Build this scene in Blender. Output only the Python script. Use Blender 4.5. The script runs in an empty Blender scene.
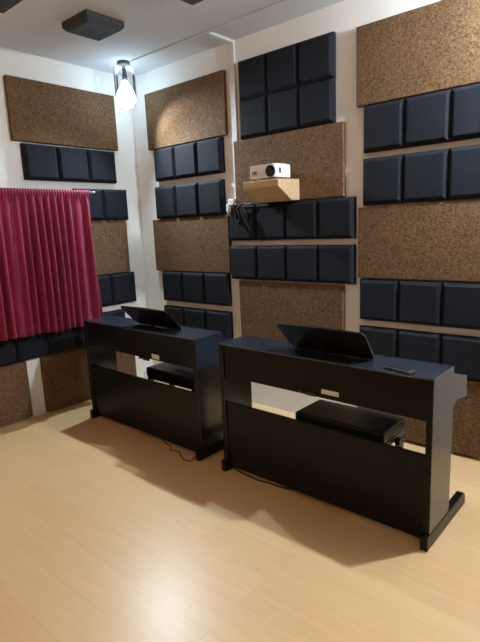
import bpy, bmesh, math, random
from mathutils import Vector, Matrix
random.seed(4)
SC = bpy.context.scene
C = SC.collection
PI = math.pi

# ------------------------------------------------------------------ materials
def new_mat(name):
    m = bpy.data.materials.new(name); m.use_nodes = True
    nt = m.node_tree; nt.nodes.clear()
    out = nt.nodes.new('ShaderNodeOutputMaterial')
    b = nt.nodes.new('ShaderNodeBsdfPrincipled')
    nt.links.new(b.outputs[0], out.inputs[0])
    return m, nt, b

def noise_mat(name, c1, c2, scale=8, detail=4, rough=.6, bump=0., bscale=None, spec=.5, lo=.35, hi=.65,
              stretch=(1, 1, 1), sheen=0., per_object=False):
    m, nt, b = new_mat(name)
    N = nt.nodes; L = nt.links
    tc = N.new('ShaderNodeTexCoord'); mp = N.new('ShaderNodeMapping')
    mp.inputs['Scale'].default_value = stretch
    L.new(tc.outputs['Object'], mp.inputs['Vector'])
    if per_object:
        oi = N.new('ShaderNodeObjectInfo'); ml = N.new('ShaderNodeMath'); ml.operation = 'MULTIPLY'
        ml.inputs[1].default_value = 37.
        L.new(oi.outputs['Random'], ml.inputs[0]); L.new(ml.outputs[0], mp.inputs['Location'])
    nz = N.new('ShaderNodeTexNoise'); nz.inputs['Scale'].default_value = scale; nz.inputs['Detail'].default_value = detail
    L.new(mp.outputs[0], nz.inputs['Vector'])
    r = N.new('ShaderNodeValToRGB')
    r.color_ramp.elements[0].position = lo; r.color_ramp.elements[1].position = hi
    r.color_ramp.elements[0].color = (*c1, 1); r.color_ramp.elements[1].color = (*c2, 1)
    L.new(nz.outputs['Fac'], r.inputs['Fac']); L.new(r.outputs[0], b.inputs['Base Color'])
    b.inputs['Roughness'].default_value = rough
    b.inputs['Specular IOR Level'].default_value = spec
    if sheen:
        b.inputs['Sheen Weight'].default_value = sheen
    if bump:
        n2 = N.new('ShaderNodeTexNoise'); n2.inputs['Scale'].default_value = bscale or scale * 3
        n2.inputs['Detail'].default_value = 3
        L.new(mp.outputs[0], n2.inputs['Vector'])
        bp = N.new('ShaderNodeBump'); bp.inputs['Strength'].default_value = bump; bp.inputs['Distance'].default_value = .004
        L.new(n2.outputs['Fac'], bp.inputs['Height']); L.new(bp.outputs[0], b.inputs['Normal'])
    return m

M = {}
M['wall'] = noise_mat('wall_paint', (.80, .785, .755), (.84, .825, .795), 3, 3, .75, .15, 60, .3)
M['ceiling'] = noise_mat('ceiling_paint', (.62, .63, .655), (.66, .67, .695), 2, 3, .8, .1, 60, .2)
M['dimwall'] = noise_mat('dark_bounce_cutting_wall', (.10, .075, .055), (.13, .10, .075), 20, 3, .9, .2, 90, .2)  # unseen walls coloured dark to cut light bounced into the room
M['foam'] = noise_mat('charcoal_foam', (.0075, .0088, .0140), (.0108, .0127, .0192), 40, 4, .8, .6, 350, .18, per_object=True)
M['piano'] = noise_mat('black_piano_finish', (.0045, .0042, .0040), (.006, .0056, .0053), 6, 3, .30, .03, 300, .18)
M['pianosheen'] = noise_mat('black_satin_board_blue_sheen', (.0105, .0140, .0235), (.0130, .0175, .0290), 6, 3, .24, .02, 300, 1.)  # bluish lamp sheen on top and end panels put into the base colour
M['greyfoam'] = noise_mat('grey_ceiling_foam', (.045, .048, .052), (.06, .064, .07), 40, 4, .8, .6, 350, .2)
M['gloss'] = noise_mat('black_gloss_plastic', (.006, .006, .007), (.008, .008, .009), 10, 2, .22, 0, None, .5)
M['leather'] = noise_mat('black_vinyl_cushion', (.006, .006, .006), (.010, .010, .010), 60, 3, .3, .25, 220, .5)
M['curtain'] = noise_mat('crimson_velvet', (.19, .006, .036), (.26, .011, .054), 14, 5, .6, .2, 220, .3, stretch=(1, 1, .25), sheen=.15)
M['plastic'] = noise_mat('white_plastic', (.72, .71, .70), (.76, .75, .74), 12, 2, .4, 0)
M['trunk'] = noise_mat('white_trunking_plastic', (.62, .62, .62), (.66, .66, .66), 12, 2, .5, 0)
M['pine'] = noise_mat('pale_pine', (.47, .32, .175), (.56, .40, .23), 5, 5, .55, .08, 80, .4, stretch=(1, 9, 9))
M['metal'] = noise_mat('brushed_metal', (.42, .42, .43), (.52, .52, .53), 30, 2, .35, 0, stretch=(1, 1, 8))
M['metal'].node_tree.nodes['Principled BSDF'].inputs['Metallic'].default_value = .9
M['darkmetal'] = noise_mat('dark_metal', (.05, .055, .06), (.075, .08, .085), 20, 2, .4, 0)
M['cable'] = noise_mat('black_cable_rubber', (.012, .010, .009), (.02, .016, .014), 30, 2, .6, 0)
M['browncable'] = noise_mat('brown_cable_rubber', (.055, .022, .012), (.085, .035, .018), 30, 2, .6, 0)
M['label'] = noise_mat('beige_sticker', (.66, .60, .52), (.76, .71, .63), 25, 3, .6, 0)
M['lens'] = noise_mat('dark_lens_glass', (.004, .004, .006), (.008, .008, .011), 10, 1, .12, 0)
M['blueglass'] = noise_mat('blue_sensor_glass', (.04, .06, .10), (.06, .09, .14), 10, 1, .15, 0)
M['whitekey'] = noise_mat('white_key_plastic', (.74, .73, .70), (.78, .77, .74), 10, 1, .3, 0)
M['remote'] = noise_mat('slate_remote_plastic', (.022, .025, .031), (.03, .034, .042), 10, 1, .35, 0)

def cork():
    m, nt, b = new_mat('cork_granules'); N = nt.nodes; L = nt.links
    tc = N.new('ShaderNodeTexCoord'); mp = N.new('ShaderNodeMapping'); L.new(tc.outputs['Object'], mp.inputs[0])
    oi = N.new('ShaderNodeObjectInfo'); ml = N.new('ShaderNodeMath'); ml.operation = 'MULTIPLY'; ml.inputs[1].default_value = 23.
    L.new(oi.outputs['Random'], ml.inputs[0]); L.new(ml.outputs[0], mp.inputs['Location'])
    nd = N.new('ShaderNodeTexNoise'); nd.inputs['Scale'].default_value = 45
    ad = N.new('ShaderNodeMixRGB'); ad.blend_type = 'ADD'; ad.inputs[0].default_value = .03
    L.new(mp.outputs[0], nd.inputs['Vector']); L.new(mp.outputs[0], ad.inputs[1]); L.new(nd.outputs['Color'], ad.inputs[2])
    v = N.new('ShaderNodeTexVoronoi'); v.inputs['Scale'].default_value = 110; L.new(ad.outputs[0], v.inputs['Vector'])
    bw = N.new('ShaderNodeRGBToBW'); L.new(v.outputs['Color'], bw.inputs[0])
    r = N.new('ShaderNodeValToRGB'); cr = r.color_ramp
    cr.elements[0].position = .12; cr.elements[0].color = (.088, .044, .020, 1)
    cr.elements[1].position = .88; cr.elements[1].color = (.238, .138, .068, 1)
    e = cr.elements.new(.40); e.color = (.146, .079, .037, 1)
    e = cr.elements.new(.65); e.color = (.178, .100, .048, 1)
    L.new(bw.outputs[0], r.inputs[0])
    n2 = N.new('ShaderNodeTexNoise'); n2.inputs['Scale'].default_value = 5; n2.inputs['Detail'].default_value = 4
    L.new(mp.outputs[0], n2.inputs['Vector'])
    mx = N.new('ShaderNodeMixRGB'); mx.blend_type = 'MULTIPLY'; mx.inputs[0].default_value = .35
    L.new(r.outputs[0], mx.inputs[1]); L.new(n2.outputs['Fac'], mx.inputs[2])
    L.new(mx.outputs[0], b.inputs['Base Color'])
    b.inputs['Roughness'].default_value = .85; b.inputs['Specular IOR Level'].default_value = .25
    bp = N.new('ShaderNodeBump'); bp.inputs['Strength'].default_value = .45; bp.inputs['Distance'].default_value = .004
    L.new(v.outputs['Distance'], bp.inputs['Height']); L.new(bp.outputs[0], b.inputs['Normal'])
    return m
M['cork'] = cork()

def laminate():
    m, nt, b = new_mat('maple_laminate'); N = nt.nodes; L = nt.links
    tc = N.new('ShaderNodeTexCoord'); mp = N.new('ShaderNodeMapping'); L.new(tc.outputs['Object'], mp.inputs[0])
    br = N.new('ShaderNodeTexBrick'); L.new(mp.outputs[0], br.inputs['Vector'])
    br.inputs['Scale'].default_value = 1.; br.inputs['Brick Width'].default_value = 1.25; br.inputs['Row Height'].default_value = .195
    br.inputs['Mortar Size'].default_value = .0012; br.offset = .37
    br.inputs['Color1'].default_value = (.565, .365, .183, 1); br.inputs['Color2'].default_value = (.60, .397, .206, 1)
    br.inputs['Mortar'].default_value = (.52, .33, .163, 1)
    m2 = N.new('ShaderNodeMapping'); m2.inputs['Scale'].default_value = (1.3, 16, 1); L.new(tc.outputs['Object'], m2.inputs[0])
    nz = N.new('ShaderNodeTexNoise'); nz.inputs['Scale'].default_value = 2.2; nz.inputs['Detail'].default_value = 5
    L.new(m2.outputs[0], nz.inputs['Vector'])
    r = N.new('ShaderNodeValToRGB'); r.color_ramp.elements[0].color = (.93, .92, .90, 1); r.color_ramp.elements[1].color = (1, 1, 1, 1)
    r.color_ramp.elements[0].position = .3; r.color_ramp.elements[1].position = .7
    L.new(nz.outputs['Fac'], r.inputs[0])
    mx = N.new('ShaderNodeMixRGB'); mx.blend_type = 'MULTIPLY'; mx.inputs[0].default_value = 1.
    L.new(br.outputs['Color'], mx.inputs[1]); L.new(r.outputs[0], mx.inputs[2]); L.new(mx.outputs[0], b.inputs['Base Color'])
    b.inputs['Roughness'].default_value = .34; b.inputs['Specular IOR Level'].default_value = .5
    return m
M['floor'] = laminate()

def clear_glass():
    m, nt, b = new_mat('clear_thin_glass'); N = nt.nodes; L = nt.links
    out = [n for n in N if n.type == 'OUTPUT_MATERIAL'][0]; N.remove(b)
    t = N.new('ShaderNodeBsdfTransparent'); t.inputs[0].default_value = (.93, .96, .98, 1)
    g = N.new('ShaderNodeBsdfGlossy'); g.inputs['Roughness'].default_value = .08
    f = N.new('ShaderNodeFresnel'); f.inputs[0].default_value = 1.5
    mx = N.new('ShaderNodeMixShader')
    L.new(f.outputs[0], mx.inputs[0]); L.new(t.outputs[0], mx.inputs[1]); L.new(g.outputs[0], mx.inputs[2]); L.new(mx.outputs[0], out.inputs[0])
    return m
M['glass'] = clear_glass()

def glow(name, col, s):
    m, nt, b = new_mat(name); N = nt.nodes
    out = [n for n in N if n.type == 'OUTPUT_MATERIAL'][0]; N.remove(b)
    e = N.new('ShaderNodeEmission'); e.inputs[0].default_value = (*col, 1); e.inputs[1].default_value = s
    nt.links.new(e.outputs[0], out.inputs[0]); return m

# ------------------------------------------------------------------ mesh helpers
def bm_new(): return bmesh.new()

def add_box(bm, x0, x1, y0, y1, z0, z1, bev=0., seg=1):
    vs = [bm.verts.new(p) for p in ((x0, y0, z0), (x1, y0, z0), (x1, y1, z0), (x0, y1, z0), (x0, y0, z1), (x1, y0, z1), (x1, y1, z1), (x0, y1, z1))]
    fs = [bm.faces.new([vs[i] for i in f]) for f in ((0, 3, 2, 1), (4, 5, 6, 7), (0, 1, 5, 4), (1, 2, 6, 5), (2, 3, 7, 6), (3, 0, 4, 7))]
    if bev:
        es = list({e for f in fs for e in f.edges})
        bmesh.ops.bevel(bm, geom=es, offset=bev, segments=seg, profile=.5, affect='EDGES')

def add_prism(bm, pts, axis, a, b, bev=0., seg=1):
    """pts: 2-D outline; axis 'x' -> (y,z) outline, 'y' -> (x,z), 'z' -> (x,y)"""
    def P(p, t):
        return {'x': (t, p[0], p[1]), 'y': (p[0], t, p[1]), 'z': (p[0], p[1], t)}[axis]
    lo = [bm.verts.new(P(p, a)) for p in pts]; hi = [bm.verts.new(P(p, b)) for p in pts]
    fs = [bm.faces.new(lo), bm.faces.new(hi[::-1])]
    n = len(pts)
    for i in range(n):
        fs.append(bm.faces.new((lo[i], hi[i], hi[(i + 1) % n], lo[(i + 1) % n])))
    if bev:
        es = list({e for f in fs for e in f.edges})
        bmesh.ops.bevel(bm, geom=es, offset=bev, segments=seg, profile=.5, affect='EDGES')

def add_tube(bm, pts, r, n=10, cap=True):
    pts = [Vector(p) for p in pts]; rings = []
    up = None
    for i, p in enumerate(pts):
        t = (pts[min(i + 1, len(pts) - 1)] - pts[max(i - 1, 0)]).normalized()
        if up is None:
            up = Vector((0, 0, 1)) if abs(t.z) < .9 else Vector((1, 0, 0))
        a = t.cross(up)
        if a.length < 1e-4: a = t.cross(Vector((0, 1, 0)))
        a.normalize(); bb = a.cross(t).normalized(); up = bb
        rings.append([bm.verts.new(p + (a * math.cos(2 * PI * k / n) + bb * math.sin(2 * PI * k / n)) * r) for k in range(n)])
    for i in range(len(rings) - 1):
        for k in range(n):
            bm.faces.new((rings[i][k], rings[i][(k + 1) % n], rings[i + 1][(k + 1) % n], rings[i + 1][k]))
    if cap:
        bm.faces.new(rings[0][::-1]); bm.faces.new(rings[-1])

def add_lathe(bm, prof, n=24, c=(0, 0, 0), ribs=0., nr=8):
    rings = []
    for r, z in prof:
        if r < 1e-5:
            rings.append([bm.verts.new((c[0], c[1], c[2] + z))])
        else:
            rings.append([bm.verts.new((c[0] + r * (1 + ribs * math.cos(nr * 2 * PI * k / n)) * math.cos(2 * PI * k / n),
                                        c[1] + r * (1 + ribs * math.cos(nr * 2 * PI * k / n)) * math.sin(2 * PI * k / n), c[2] + z)) for k in range(n)])
    for i in range(len(rings) - 1):
        A, B = rings[i], rings[i + 1]
        for k in range(n):
            q = [A[k % len(A)], A[(k + 1) % len(A)], B[(k + 1) % len(B)], B[k % len(B)]]
            u = []
            for w in q:
                if w not in u: u.append(w)
            if len(u) > 2: bm.faces.new(u)

def catmull(pts, k=8):
    P = [Vector(p) for p in pts]; P = [P[0]] + P + [P[-1]]; out = []
    for i in range(1, len(P) - 2):
        for j in range(k):
            t = j / k
            out.append(.5 * ((2 * P[i]) + (P[i + 1] - P[i - 1]) * t + (2 * P[i - 1] - 5 * P[i] + 4 * P[i + 1] - P[i + 2]) * t * t
                             + (3 * P[i] - P[i - 1] - 3 * P[i + 1] + P[i + 2]) * t ** 3))
    out.append(P[-2]); return out

def build(name, bm, mat, parent=None, loc=(0, 0, 0), smooth=False):
    bmesh.ops.recalc_face_normals(bm, faces=bm.faces)
    me = bpy.data.meshes.new(name); bm.to_mesh(me); bm.free()
    me.materials.append(mat)
    if smooth:
        for p in me.polygons: p.use_smooth = True
    o = bpy.data.objects.new(name, me); C.objects.link(o)
    o.location = loc
    if parent: o.parent = parent
    return o

def tag(o, label, cat, group=None):
    o['label'] = label; o['category'] = cat
    if group: o['group'] = group
    return o

def thing(name, label, cat, loc=(0, 0, 0), rotz=0, group=None):
    o = bpy.data.objects.new(name, None); C.objects.link(o); o.empty_display_size = .05
    o.location = loc; o.rotation_euler = (0, 0, rotz)
    return tag(o, label, cat, group)

def structure(name, bm, mat):
    o = build(name, bm, mat); o['kind'] = 'structure'; return o

def copy_tree(o, parent=None):
    c = o.copy(); C.objects.link(c)
    if parent: c.parent = parent
    for ch in list(o.children): copy_tree(ch, c)
    return c

# ------------------------------------------------------------------ room shell
XL, XR, YB, YF, H = -4.115, 2.3, 3.30, -1.9, 3.025
def shell(name, mat, *b):
    bm = bm_new(); add_box(bm, *b); return structure(name, bm, mat)
shell('floor', M['floor'], XL, XR, YF, YB, -.1, 0)
shell('ceiling', M['ceiling'], XL, XR, YF, YB, H, H + .1)
shell('wall_back', M['wall'], XL, XR, YB, YB + .1, 0, H)
shell('wall_left', M['wall'], XL - .1, XL, YF, YB, 0, H)
shell('wall_right', M['dimwall'], XR, XR + .1, YF, YB, 0, H)
shell('wall_front', M['dimwall'], XL, XR, YF - .1, YF, 0, H)

# ------------------------------------------------------------------ cork panels
CG = 'cork panels fixed to the walls'
def cork_mesh(w, h, t=.04):
    bm = bm_new(); add_box(bm, -w / 2, w / 2, -t, 0, -h / 2, h / 2, .003)
    me = bpy.data.meshes.new('cork_panel'); bm.to_mesh(me); bm.free(); me.materials.append(M['cork']); return me
CORK = cork_mesh(.995, .492)
def cork_panel(wall, a0, a1, z0, z1, label):
    o = bpy.data.objects.new('cork_panel', CORK); C.objects.link(o)
    if wall == 'B': o.location = ((a0 + a1) / 2, YB - .001, (z0 + z1) / 2)
    else: o.location = (XL + .001, (a0 + a1) / 2, (z0 + z1) / 2); o.rotation_euler = (0, 0, PI / 2)
    o.scale = ((a1 - a0) / .995, 1, (z1 - z0) / .492)
    return tag(o, label, 'cork panel', CG)
cork_panel('B', -3.880, -2.883, 2.321, 2.823, 'brown cork panel high on the back wall, just right of the lit hanging lamp')
cork_panel('B', -3.893, -2.900, 1.172, 1.665, 'brown cork panel right of the room corner, between two pairs of three-tile rows')
cork_panel('B', -2.800, -1.793, 1.748, 2.253, 'brown cork panel behind the white projector')
cork_panel('B', -2.806, -1.802, 0.602, 1.105, 'brown cork panel behind the music rest of the right piano')
cork_panel('B', -1.693, -0.674, 2.327, 2.822, 'large brown cork panel at the top right, reaching the upper edge of the photo')
cork_panel('B', -1.677, -0.659, 1.172, 1.661, 'brown cork panel at mid height on the right, between upper and lower tile rows')
cork_panel('B', -1.686, -0.667, 0.026, 0.536, 'brown cork panel near the floor beyond the right end of the right piano')
cork_panel('A', 2.039, 3.059, 2.327, 2.816, 'brown cork panel on the left wall, high above the red curtain')
cork_panel('A', 2.092, 3.080, 1.173, 1.673, 'brown cork panel half hidden behind the right edge of the red curtain')
cork_panel('A', 2.054, 3.050, 0.016, 0.511, 'brown cork panel near the floor, right of the white gap below the red curtain')
cork_panel('A', 0.924, 1.917, 0.026, 0.518, 'brown cork panel near the floor at the left edge, below the red curtain')

# ------------------------------------------------------------------ foam tiles
def foam_mesh(w, h, t=.058, b=.026):
    bm = bm_new()
    def ring(i, y): return [bm.verts.new(p) for p in ((-w / 2 + i, y, -h / 2 + i), (w / 2 - i, y, -h / 2 + i), (w / 2 - i, y, h / 2 - i), (-w / 2 + i, y, h / 2 - i))]
    prof = ((0, 0), (0, -t + .024), (.003, -t + .020), (b - .004, -t + .002), (b, -t))
    R = [ring(*p) for p in prof]
    bm.faces.new(R[0][::-1]); bm.faces.new(R[-1])
    for A, B in zip(R[:-1], R[1:]):
        for k in range(4): bm.faces.new((A[k], A[(k + 1) % 4], B[(k + 1) % 4], B[k]))
    bmesh.ops.recalc_face_normals(bm, faces=bm.faces)
    me = bpy.data.meshes.new('foam_tile'); bm.to_mesh(me); bm.free(); me.materials.append(M['foam']); return me
FOAM = foam_mesh(.30, .30)
FG = 'charcoal foam tiles fixed to the walls'
ORD = {3: ('leftmost', 'middle', 'rightmost'), 4: ('leftmost', 'second', 'third', 'rightmost'), 2: ('left', 'right'),
       5: ('leftmost', 'second', 'third', 'fourth', 'rightmost')}
def foam_row(wall, a0, a1, n, z0, z1, desc, sizes=None):
    p = (a1 - a0) / n
    for k in range(n):
        o = bpy.data.objects.new('foam_tile', FOAM); C.objects.link(o)
        c = a0 + p * (k + .5)
        if wall == 'B': o.location = (c, YB, (z0 + z1) / 2)
        else: o.location = (XL, c, (z0 + z1) / 2); o.rotation_euler = (0, 0, PI / 2)
        o.scale = ((p - .004) / .30, 1, (z1 - z0 - .002) / .30)
        tag(o, '%s charcoal foam tile of the %s' % (ORD[n][k], desc), 'foam tile', FG)
foam_row('B', -3.809, -2.936, 3, 2.024, 2.315, 'row right under the cork panel beside the hanging lamp')
foam_row('B', -3.831, -2.944, 3, 1.671, 1.973, 'row just above the lower cork panel beside the corner')
foam_row('B', -3.814, -2.929, 3, 0.874, 1.166, 'upper row behind the left piano')
foam_row('B', -3.821, -2.930, 3, 0.527, 0.819, 'lowest row behind the left piano')
foam_row('B', -2.725, -1.864, 3, 2.554, 2.846, 'upper row in the six-tile block above the projector')
foam_row('B', -2.728, -1.866, 3, 2.259, 2.552, 'lower row in the six-tile block above the projector')
foam_row('B', -2.888, -1.708, 4, 1.449, 1.741, 'four-tile row directly below the projector shelf')
foam_row('B', -2.892, -1.709, 4, 1.121, 1.406, 'second four-tile row below the projector shelf')
foam_row('B', -1.642, -0.782, 3, 2.022, 2.323, 'row right under the big top right cork panel')
foam_row('B', -1.645, -0.784, 3, 1.673, 1.985, 'second row under the big top right cork panel')
foam_row('B', -1.667, -0.795, 3, 0.869, 1.161, 'row right under the mid height cork panel at right')
foam_row('B', -1.670, -0.787, 3, 0.541, 0.819, 'lowest row on the right, behind the remote')
foam_row('A', 2.109, 3.014, 3, 2.024, 2.312, 'row under the cork panel above the red curtain')
foam_row('A', 2.544, 3.116, 2, 1.679, 1.965, 'pair beside the curtain rod end')
foam_row('A', 2.548, 3.132, 2, 0.866, 1.166, 'pair beside the lower right edge of the curtain')
foam_row('A', 1.568, 2.976, 5, 0.526, 0.810, 'row showing under the hem of the red curtain')

TILE = 'grey foam tile on the ceiling, '
FOAMC = FOAM.copy(); FOAMC.materials[0] = M['greyfoam']
for (x, y), s in (((-3.225, 2.295), 'nearest to the hanging lamp'), ((-2.315, 2.375), 'only its tip showing at the top edge'),
                  ((-3.225, 1.585), 'cut off by the top left corner')):
    o = bpy.data.objects.new('foam_tile', FOAMC); C.objects.link(o)
    o.location = (x, y, H); o.rotation_euler = (PI / 2, 0, 0); o.scale = (1.02, 1.1, 1.02)
    tag(o, TILE + s, 'foam tile', 'foam tiles on the ceiling')

# ------------------------------------------------------------------ cable trunking, junction box, cable
t = thing('cable_trunking', 'white plastic cable trunking running along the ceiling and down beside the six-tile block', 'cable trunking', (-2.83, 2.995, H))
bm = bm_new(); add_box(bm, -.88, 2.2, -.011, .011, -.016, 0, .002); build('ceiling_run', bm, M['trunk'], t)
bm = bm_new(); add_box(bm, -.002, .056, .012, YB - 2.995, -.022, 0, .003); build('ceiling_branch', bm, M['trunk'], t)
bm = bm_new(); add_box(bm, .0, .058, YB - 2.995 - .022, YB - 2.995, 1.80 - H, -.022, .003); build('wall_drop', bm, M['trunk'], t)

t = thing('junction_box', 'small white junction box at the bottom of the trunking, left of the projector', 'junction box', (-2.833, YB, 1.742))
bm = bm_new(); add_box(bm, -.034, .034, -.068, 0, .0, .055, .008, 2); build('box_body', bm, M['plastic'], t)
bm = bm_new(); add_box(bm, -.036, -.004, -.092, -.0635, -.05, .012, .006, 2); build('plug', bm, M['plastic'], t)

bm = bm_new()
yc = YB - .066
add_tube(bm, catmull([(-2.803, yc, 1.757), (-2.728, yc, 1.748), (-2.608, yc, 1.748), (-2.528, yc, 1.745), (-2.328, yc, 1.743)], 8), .005, 8)
add_tube(bm, catmull([(-2.808, yc, 1.754), (-2.788, yc - .012, 1.672), (-2.758, yc - .02, 1.607), (-2.728, yc - .02, 1.642), (-2.758, yc - .014, 1.712), (-2.718, yc - .016, 1.732),
                      (-2.688, yc - .02, 1.642), (-2.668, yc - .02, 1.592), (-2.648, yc - .02, 1.652), (-2.688, yc - .012, 1.722), (-2.608, yc - .005, 1.746)], 8), .006, 8)
tag(build('projector_cable', bm, M['cable'], smooth=True), 'black cable looped over the foam tiles between junction box and projector shelf', 'cable')

# ------------------------------------------------------------------ projector shelf and projector
bm = bm_new()
X0, X1 = -2.487, -2.160
add_prism(bm, [(YB - .0405, 1.744), (3.150, 1.746), (2.985, 1.842), (2.985, 1.892), (YB - .0405, 1.900)], 'x', X0, X1, .003)
tag(build('projector_shelf', bm, M['pine']), 'pale wooden wedge shaped wall shelf holding the white projector', 'shelf')

t = thing('projector', 'small white projector with round black lens on the wooden wall shelf', 'projector', (-2.312, 3.115, 1.9035))
bm = bm_new()
def rrect(x0, x1, y0, y1, rs, n=6):
    pts = []
    for (cx, cy, a, r) in ((x1 - rs[0], y1 - rs[0], 0, rs[0]), (x0 + rs[1], y1 - rs[1], 90, rs[1]), (x0 + rs[2], y0 + rs[2], 180, rs[2]), (x1 - rs[3], y0 + rs[3], 270, rs[3])):
        for k in range(n + 1):
            an = math.radians(a + 90 * k / n); pts.append((cx + r * math.cos(an), cy + r * math.sin(an)))
    return pts
add_prism(bm, rrect(-.125, .115, -.105, .115, (.05, .03, .012, .03)), 'z', .006, .102, .006, 2)
body = build('body', bm, M['plastic'], t)
lx = .072
bm = bm_new()
add_lathe(bm, [(0, -.002), (.037, -.002), (.042, .004), (.042, .012), (.037, .014), (.035, .006), (0, .003)], 24)
bmesh.ops.rotate(bm, verts=bm.verts, cent=(0, 0, 0), matrix=Matrix.Rotation(PI / 2, 3, 'X'))
bmesh.ops.translate(bm, verts=bm.verts, vec=(lx, -.105, .049)); build('lens', bm, M['lens'], t, smooth=True)
bm = bm_new(); add_box(bm, .1135, .117, -.065, -.04, .036, .072, .001); build('sensor_window', bm, M['blueglass'], t)
bm = bm_new()
for k in range(5): add_box(bm, -.095 + k * .008, -.091 + k * .008, -.1065, -.1045, .035, .06)
build('vent', bm, M['darkmetal'], t)
bm = bm_new(); add_lathe(bm, [(0, 0), (.006, 0), (.006, .003), (0, .003)], 12)
bmesh.ops.rotate(bm, verts=bm.verts, cent=(0, 0, 0), matrix=Matrix.Rotation(PI / 2, 3, 'X'))
bmesh.ops.translate(bm, verts=bm.verts, vec=(.01, -.104, .05)); build('infrared_eye', bm, M['label'], t)
for sx, sy in ((-.1, -.085), (.09, -.08), (-.095, .09), (.07, .085)):
    bm = bm_new(); add_lathe(bm, [(0, -.004), (.008, -.004), (.008, .007), (0, .007)], 10, (sx, sy, 0)); build('foot', bm, M['darkmetal'], t)

# ------------------------------------------------------------------ curtain and rod
t = thing('curtain_rod', 'thin metal curtain rod holding the crimson curtain on the left wall', 'curtain rod', (-3.958, 1.81, 1.922))
bm = bm_new(); add_tube(bm, [(0, -1.1, 0), (0, .84, 0)], .008, 12); build('rod', bm, M['metal'], t, smooth=True)
bm = bm_new(); add_lathe(bm, [(0, 0), (.008, 0), (.010, .006), (.011, .014), (.008, .022), (0, .025)], 14)
bmesh.ops.rotate(bm, verts=bm.verts, cent=(0, 0, 0), matrix=Matrix.Rotation(-PI / 2, 3, 'X'))
bmesh.ops.translate(bm, verts=bm.verts, vec=(0, .84, 0)); build('finial', bm, M['metal'], t, smooth=True)
bm = bm_new(); add_tube(bm, [(0, .80, -.008), (-.03, .80, -.014), (XL + 3.958 + .062, .80, -.014)], .006, 8); add_box(bm, XL + 3.958 + .0585, XL + 3.958 + .066, .78, .82, -.05, .02, .002)
build('bracket', bm, M['metal'], t)

bm = bm_new()
NY, NZ = 420, 44
def fold(y, s):
    # s: 0 at the rod, 1 at the hem
    w = 1.0 + .08 * math.sin(3.1 * y) 
    a = math.sin(2 * PI * y / .098 * w + .35 * math.sin(5 * y) + .5 * s) + .45 * math.sin(2 * PI * y / .061 + 1.3 + .9 * s * math.sin(4 * y))
    return a * (.010 + .019 * min(1, s * 2.2)) + .014 * s * math.sin(2 * PI * y / .41) + .012 * s * math.sin(2 * PI * y / .173 + .8)
grid = []
Y0, Y1 = .85, 2.605
for i in range(NY + 1):
    u = i / NY; col = []
    for j in range(NZ + 1):
        s = j / NZ
        y = Y0 + (Y1 - Y0) * u + .026 * s * u + .008 * s * math.sin(23 * u)
        hem = .742 + .038 * (1 - u) + .006 * math.sin(40 * u)
        z = 1.938 - (1.938 - hem) * s
        x = -3.947 + fold(y, s)
        if s < .06:                       # gathered heading around the rod
            x = -3.945 + .013 * math.sin(PI * s / .06) * .8 + .007 * math.sin(2 * PI * y / .024 + 2 * math.sin(9 * y))
        col.append(bm.verts.new((x, y, z)))
    grid.append(col)
for i in range(NY):
    for j in range(NZ):
        bm.faces.new((grid[i][j], grid[i + 1][j], grid[i + 1][j + 1], grid[i][j + 1]))
cu = build('curtain', bm, M['curtain'], smooth=True)
so = cu.modifiers.new('thickness', 'SOLIDIFY'); so.thickness = .003
tag(cu, 'crimson gathered curtain hanging in folds on the left wall', 'curtain')

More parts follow.
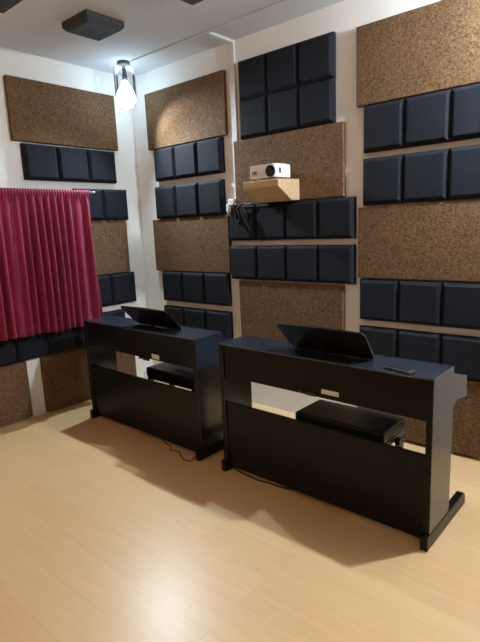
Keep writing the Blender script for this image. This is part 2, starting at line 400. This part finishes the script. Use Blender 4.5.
# ------------------------------------------------------------------ digital pianos
PW = 1.392
def make_piano(label, loc, rest_dx, plate, tilt):
    r = thing('digital_piano', label, 'piano', loc, math.radians(-1.2), 'two black digital pianos seen from behind')
    w = PW / 2
    prof = [(0, .078), (.272, .078), (.272, .655), (.290, .672), (.335, .690), (.490, .656), (.478, .782), (.27, .840), (.268, .872), (0, .872)]
    for s in (-1, 1):
        bm = bm_new(); add_prism(bm, prof, 'x', s * w - s * .030, s * w, .003)
        ep = build('end_panel', bm, M['pianosheen'], r)
        bm = bm_new(); add_box(bm, min(s * w, s * w - s * .030), max(s * w, s * w - s * .030), -.0035, -.0001, .078, .8715, .0008); build('added_edge_strip', bm, M['piano'], ep)  # strip added to keep the panel's front edge dark, free of floor reflections
        bm = bm_new(); add_prism(bm, [(-.030, 0), (.532, 0), (.532, .055), (.505, .0775), (-.030, .0775)], 'x', s * w - s * .036, s * w + s * .003, .003)
        build('foot', bm, M['piano'], r)
    bm = bm_new(); add_box(bm, -w + .030, w - .030, .010, .028, .664, .872, .001); build('upper_back_panel', bm, M['piano'], r)
    bm = bm_new(); add_box(bm, -w + .030, w - .030, .010, .028, .034, .488, .002); build('lower_back_panel', bm, M['piano'], r)
    bm = bm_new(); add_box(bm, -w - .002, w + .002, -.004, .270, .872, .884, .003); build('top_board', bm, M['pianosheen'], r)
    bm = bm_new(); add_box(bm, -w + .030, w - .030, .028, .455, .664, .690, .002); build('keybed', bm, M['piano'], r)
    bm = bm_new(); add_prism(bm, [(.258, .690), (.272, .690), (.272, .845), (.262, .872), (.258, .872)], 'x', -w + .03, w - .03); build('control_panel', bm, M['gloss'], r)
    bm = bm_new()
    for k in range(52):
        kx = -w + .055 + k * .02466; add_box(bm, kx, kx + .0236, .29, .44, .692, .712)
    ks = build('white_keys', bm, M['whitekey'], r)
    bm = bm_new()
    for k in range(51):
        if k % 7 in (0, 2, 3, 5, 6):
            kx = -w + .055 + (k + 1) * .02466 - .0055; add_box(bm, kx, kx + .011, .29, .385, .7121, .724)
    build('black_keys', bm, M['gloss'], r)
    # pedal unit low between the ends
    bm = bm_new(); add_box(bm, -.16, .16, .030, .12, .02, .12, .004); pb = build('pedal_box', bm, M['piano'], r)
    for px in (-.08, 0, .08):
        bm = bm_new(); add_box(bm, px - .012, px + .012, .1205, .20, .040, .050, .004, 2); build('pedal', bm, M['metal'], pb)
    # music rest leaning back over the top board
    mr = bpy.data.objects.new('music_rest', None)
    bm = bm_new()
    pts = [(-.262, .03), (-.235, .004), (-.19, 0), (.265, 0), (.285, .012), (.285, .19), (.268, .208), (0, .214), (-.268, .208), (-.285, .19)]
    add_prism(bm, pts, 'y', -.006, .006, .003)
    Rm = Matrix.Translation((rest_dx, .155, .889)) @ Matrix.Rotation(math.radians(tilt), 4, 'X')
    bmesh.ops.transform(bm, matrix=Rm, verts=bm.verts)
    mr = build('music_rest', bm, M['gloss'], r)
    bm = bm_new(); add_box(bm, -.25, .25, .006, .035, .002, .012, .002); bmesh.ops.transform(bm, matrix=Rm, verts=bm.verts); build('ledge', bm, M['gloss'], mr)
    bm = bm_new(); add_prism(bm, [(-.0065, .12), (-.014, .12), (-.014, .06), (-.0065, .05)], 'x', -.012, .012); bmesh.ops.transform(bm, matrix=Rm, verts=bm.verts)
    build('support', bm, M['gloss'], mr)
    bm = bm_new(); add_prism(bm, [(.11, .8845), (.125, .8845), (.085, .955), (.079, .955)], 'x', rest_dx - .014, rest_dx + .014); build('prop', bm, M['gloss'], mr)
    px, pz, pw, ph = plate
    bm = bm_new(); add_box(bm, px, px + pw, .0078, .0099, pz, pz + ph, .0006); o = build('sticker', bm, M['label'], r); o['label'] = 'small pale sticker'
    bm = bm_new(); add_box(bm, px - .15, px - .115, -.004, .0099, pz - .02, pz + .004, .002); add_box(bm, px - .10, px - .03, -.004, .0099, pz - .024, pz - .002, .002)
    build('connector', bm, M['gloss'], r)
    r.scale = (.97, .97, .967)
    return r
p1 = make_piano('black digital piano on the left, its end by the red curtain', (-2.990, 2.235, 0), .112, (.20, .673, .085, .036), 41)
p2 = make_piano('black digital piano on the right, in front of the projector wall, remote on its top', (-1.425, 2.203, 0), .040, (.075, .690, .110, .026), 37)

# benches between the pianos and the wall
def make_bench(label, loc):
    r = thing('piano_bench', label, 'bench', loc, math.radians(-1.2), 'black piano benches behind the pianos')
    w, d = .305, .155
    bm = bm_new(); add_box(bm, -w, w, -d, d, .388, .455, .018, 3); build('cushion', bm, M['leather'], r, smooth=False)
    bm = bm_new(); add_box(bm, -w + .012, w - .012, -d + .012, d - .012, .352, .3875, .003); build('apron', bm, M['gloss'], r)
    for sx in (-1, 1):
        bm = bm_new(); add_box(bm, sx * (w - .0115), sx * (w - .003), -d + .014, d - .014, .354, .3870, .001); sp = build('side_rail', bm, M['darkmetal'], r)
        bm = bm_new(); add_lathe(bm, [(0, 0), (.012, 0), (.012, .012), (.026, .014), (.028, .034), (.022, .040), (0, .040)], 18)
        bmesh.ops.rotate(bm, verts=bm.verts, cent=(0, 0, 0), matrix=Matrix.Rotation(sx * PI / 2, 3, 'Y'))
        bmesh.ops.translate(bm, verts=bm.verts, vec=(sx * (w - .003), 0, .365)); build('knob', bm, M['gloss'], sp, smooth=False)
    for sx in (-1, 1):
        for sy in (-1, 1):
            bm = bm_new(); add_box(bm, sx * (w - .024) - .020, sx * (w - .024) + .020, sy * (d - .034) - .020, sy * (d - .034) + .020, 0, .3518, .003); build('leg', bm, M['gloss'], r)
    bm = bm_new(); add_box(bm, -w + .0445, w - .0445, -d + .022, -d + .046, .27, .325, .002); add_box(bm, -w + .0365, w - .0365, -.012, .012, .14, .17, .002)
    for sx in (-1, 1): add_box(bm, sx * (w - .024) - .012, sx * (w - .024) + .012, -d + .0545, d - .0545, .14, .17, .002)
    build('stretcher', bm, M['gloss'], r)
    r.scale = (.96, .92, .97)
    return r
make_bench('black cushioned bench behind the right piano, seen through its back opening', (-1.362, 2.528, 0))
make_bench('black cushioned bench behind the left piano, seen through its back opening', (-2.965, 2.67, 0))

# remote on the right piano
t = thing('remote_control', 'slim dark remote lying on top of the right piano', 'remote control', (-.930, 2.233, .856), math.radians(-14))
bm = bm_new(); add_box(bm, -.075, .075, -.024, .024, 0, .012, .003, 2); build('body', bm, M['remote'], t)
bm = bm_new()
for i in range(6):
    for j in range(3): add_box(bm, -.06 + i * .02, -.05 + i * .02, -.016 + j * .012, -.008 + j * .012, .0121, .0132)
build('buttons', bm, M['gloss'], t)

# floor cables
bm = bm_new(); add_tube(bm, catmull([(-2.80, 2.29, .004), (-2.74, 2.255, .004), (-2.66, 2.235, .004), (-2.606, 2.195, .004), (-2.54, 2.21, .004), (-2.475, 2.17, .004),
                                      (-2.40, 2.145, .004), (-2.362, 2.165, .004), (-2.385, 2.22, .004), (-2.36, 2.30, .004)], 8), .004, 8)
tag(build('floor_cable', bm, M['browncable'], smooth=True), 'thin brown cable squiggling on the floor below the left piano', 'cable', 'cables on the floor')
bm = bm_new(); add_tube(bm, catmull([(-2.08, 2.30, .0045), (-2.04, 2.255, .0045), (-1.98, 2.235, .0045), (-1.916, 2.228, .0045), (-1.83, 2.222, .0045), (-1.749, 2.235, .0045), (-1.65, 2.24, .0045), (-1.56, 2.275, .0045)], 8), .0045, 8)
tag(build('floor_cable', bm, M['cable'], smooth=True), 'thin dark cable lying along the back of the right piano on the floor', 'cable', 'cables on the floor')

# wall socket seen through the left piano's opening
t = thing('wall_socket', 'white wall socket in the corner, seen through the left piano opening', 'socket', (XL, 3.215, .03), PI / 2)
bm = bm_new(); add_box(bm, -.04, .04, -.012, 0, 0, .08, .004, 2); build('cover_plate', bm, M['plastic'], t)
bm = bm_new(); add_lathe(bm, [(0, 0), (.018, 0), (.018, .003), (0, .003)], 16)
bmesh.ops.rotate(bm, verts=bm.verts, cent=(0, 0, 0), matrix=Matrix.Rotation(PI / 2, 3, 'X'))
bmesh.ops.translate(bm, verts=bm.verts, vec=(0, -.0122, .04)); build('outlet', bm, M['lens'], t)

# ------------------------------------------------------------------ lamps
COOL = glow('cool_bulb_glow', (.60, .84, 1.0), 15)
NEUT = glow('neutral_bulb_glow', (.84, .93, 1.0), 1550)
WARM_FILL = glow('warm_fill_glow', (1.0, .56, .21), 120)  # glow for the added fill lamps behind the camera
def beam(name, loc, aim, power, col, ang, blend, rad=.025):
    ld = bpy.data.lights.new(name, 'SPOT'); ld.energy = power; ld.color = col
    ld.spot_size = math.radians(ang); ld.spot_blend = blend; ld.shadow_soft_size = rad
    o = bpy.data.objects.new(name, ld); C.objects.link(o); o.location = loc
    o.rotation_euler = (Vector(aim) - Vector(loc)).to_track_quat('-Z', 'Y').to_euler()
    return o
def make_lamp(label, loc, gm, k=1.):
    r = thing('pendant_lamp', label, 'lamp', loc, 0, None)
    bm = bm_new(); add_lathe(bm, [(0, 0), (.055, 0), (.058, -.02), (.05, -.032), (.018, -.036), (.016, -.10), (.022, -.105), (.022, -.15), (0, -.152)], 20); build('lamp_holder', bm, M['darkmetal'], r, smooth=True)
    bm = bm_new(); add_lathe(bm, [(.052, -.030), (.075, -.045), (.088, -.075), (.092, -.12), (.092, -.26), (.088, -.30), (.078, -.35), (.055, -.385), (.03, -.395), (.0, -.397)], 48, ribs=.022, nr=12)
    build('glass_jar', bm, M['glass'], r, smooth=True)
    bm = bm_new(); add_lathe(bm, [(r0 * k, -.38 + (z0 + .38) * (1 if z0 > -.16 else k)) for r0, z0 in ((0, -.153), (.020, -.156), (.026, -.18), (.055, -.215), (.076, -.26), (.080, -.30), (.072, -.335), (.048, -.365), (.02, -.378), (0, -.38))], 20); build('bulb', bm, gm, r, smooth=True)
    return r
make_lamp('lit pendant lamp with clear glass jar hanging from the ceiling in the corner', (-3.775, 2.965, H), COOL)
make_lamp('pendant lamp with clear glass jar outside the photo, above the right cork panels', (-.235, 2.92, H), NEUT, .5)
make_lamp('added fill lamp with clear glass jar, unseen behind the camera on the left', (-3.0, -.9, H), WARM_FILL)  # added as warm fill light, no known lamp here
make_lamp('added fill lamp with clear glass jar, unseen behind the camera on the right', (.9, -.9, H), WARM_FILL)  # second added fill lamp, likewise only for ambient light

beam('lamp_beam', (-3.775, 2.965, H - .39), (-1.85, 1.50, 0), 235, (.72, .90, 1.0), 148, 1.)
beam('lamp_beam', (-3.775, 2.965, H - .39), (-3.30, 3.3, 2.26), 40, (.88, .95, 1.0), 92, .6)
beam('lamp_beam', (-.235, 2.92, H - .39), (-.85, 3.3, 2.25), 20, (1.0, .95, .86), 84, .5)
beam('lamp_beam', (-.235, 2.92, H - .39), (-1.4, 1.3, 0), 192, (.88, .94, 1.0), 156, 1.)

# ------------------------------------------------------------------ camera, world, view
yaw, pitch, roll, fpx = -0.7120093968809049, 0.18827817802913027, -0.04382788464995135, 497.7952469918584
cy, sy = math.cos(yaw), math.sin(yaw)
fw = Vector((sy * math.cos(pitch), cy * math.cos(pitch), -math.sin(pitch)))
rt = Vector((cy, -sy, 0)); up = rt.cross(fw)
r2 = math.cos(roll) * rt + math.sin(roll) * up; u2 = -math.sin(roll) * rt + math.cos(roll) * up
cd = bpy.data.cameras.new('camera'); cam = bpy.data.objects.new('camera', cd); C.objects.link(cam)
cd.sensor_fit = 'VERTICAL'; cd.sensor_height = 24; cd.lens = fpx * 24 / 642; cd.clip_start = .02
m = Matrix.Identity(4)
for i in range(3): m[i][0] = r2[i]; m[i][1] = u2[i]; m[i][2] = -fw[i]
m[2][3] = 1.5707
cam.matrix_world = m
SC.camera = cam

w = bpy.data.worlds.new('world'); SC.world = w; w.use_nodes = True
w.node_tree.nodes['Background'].inputs[0].default_value = (.8, .85, 1, 1)
w.node_tree.nodes['Background'].inputs[1].default_value = .0
SC.view_settings.view_transform = 'Standard'; SC.view_settings.look = 'None'
SC.view_settings.gamma = 1; SC.view_settings.use_curve_mapping = False
SC.view_settings.exposure = 0.0
SC.cycles.use_denoising = True
SC.cycles.max_bounces = 10; SC.cycles.diffuse_bounces = 6; SC.cycles.transparent_max_bounces = 12
SC.cycles.sample_clamp_indirect = 8
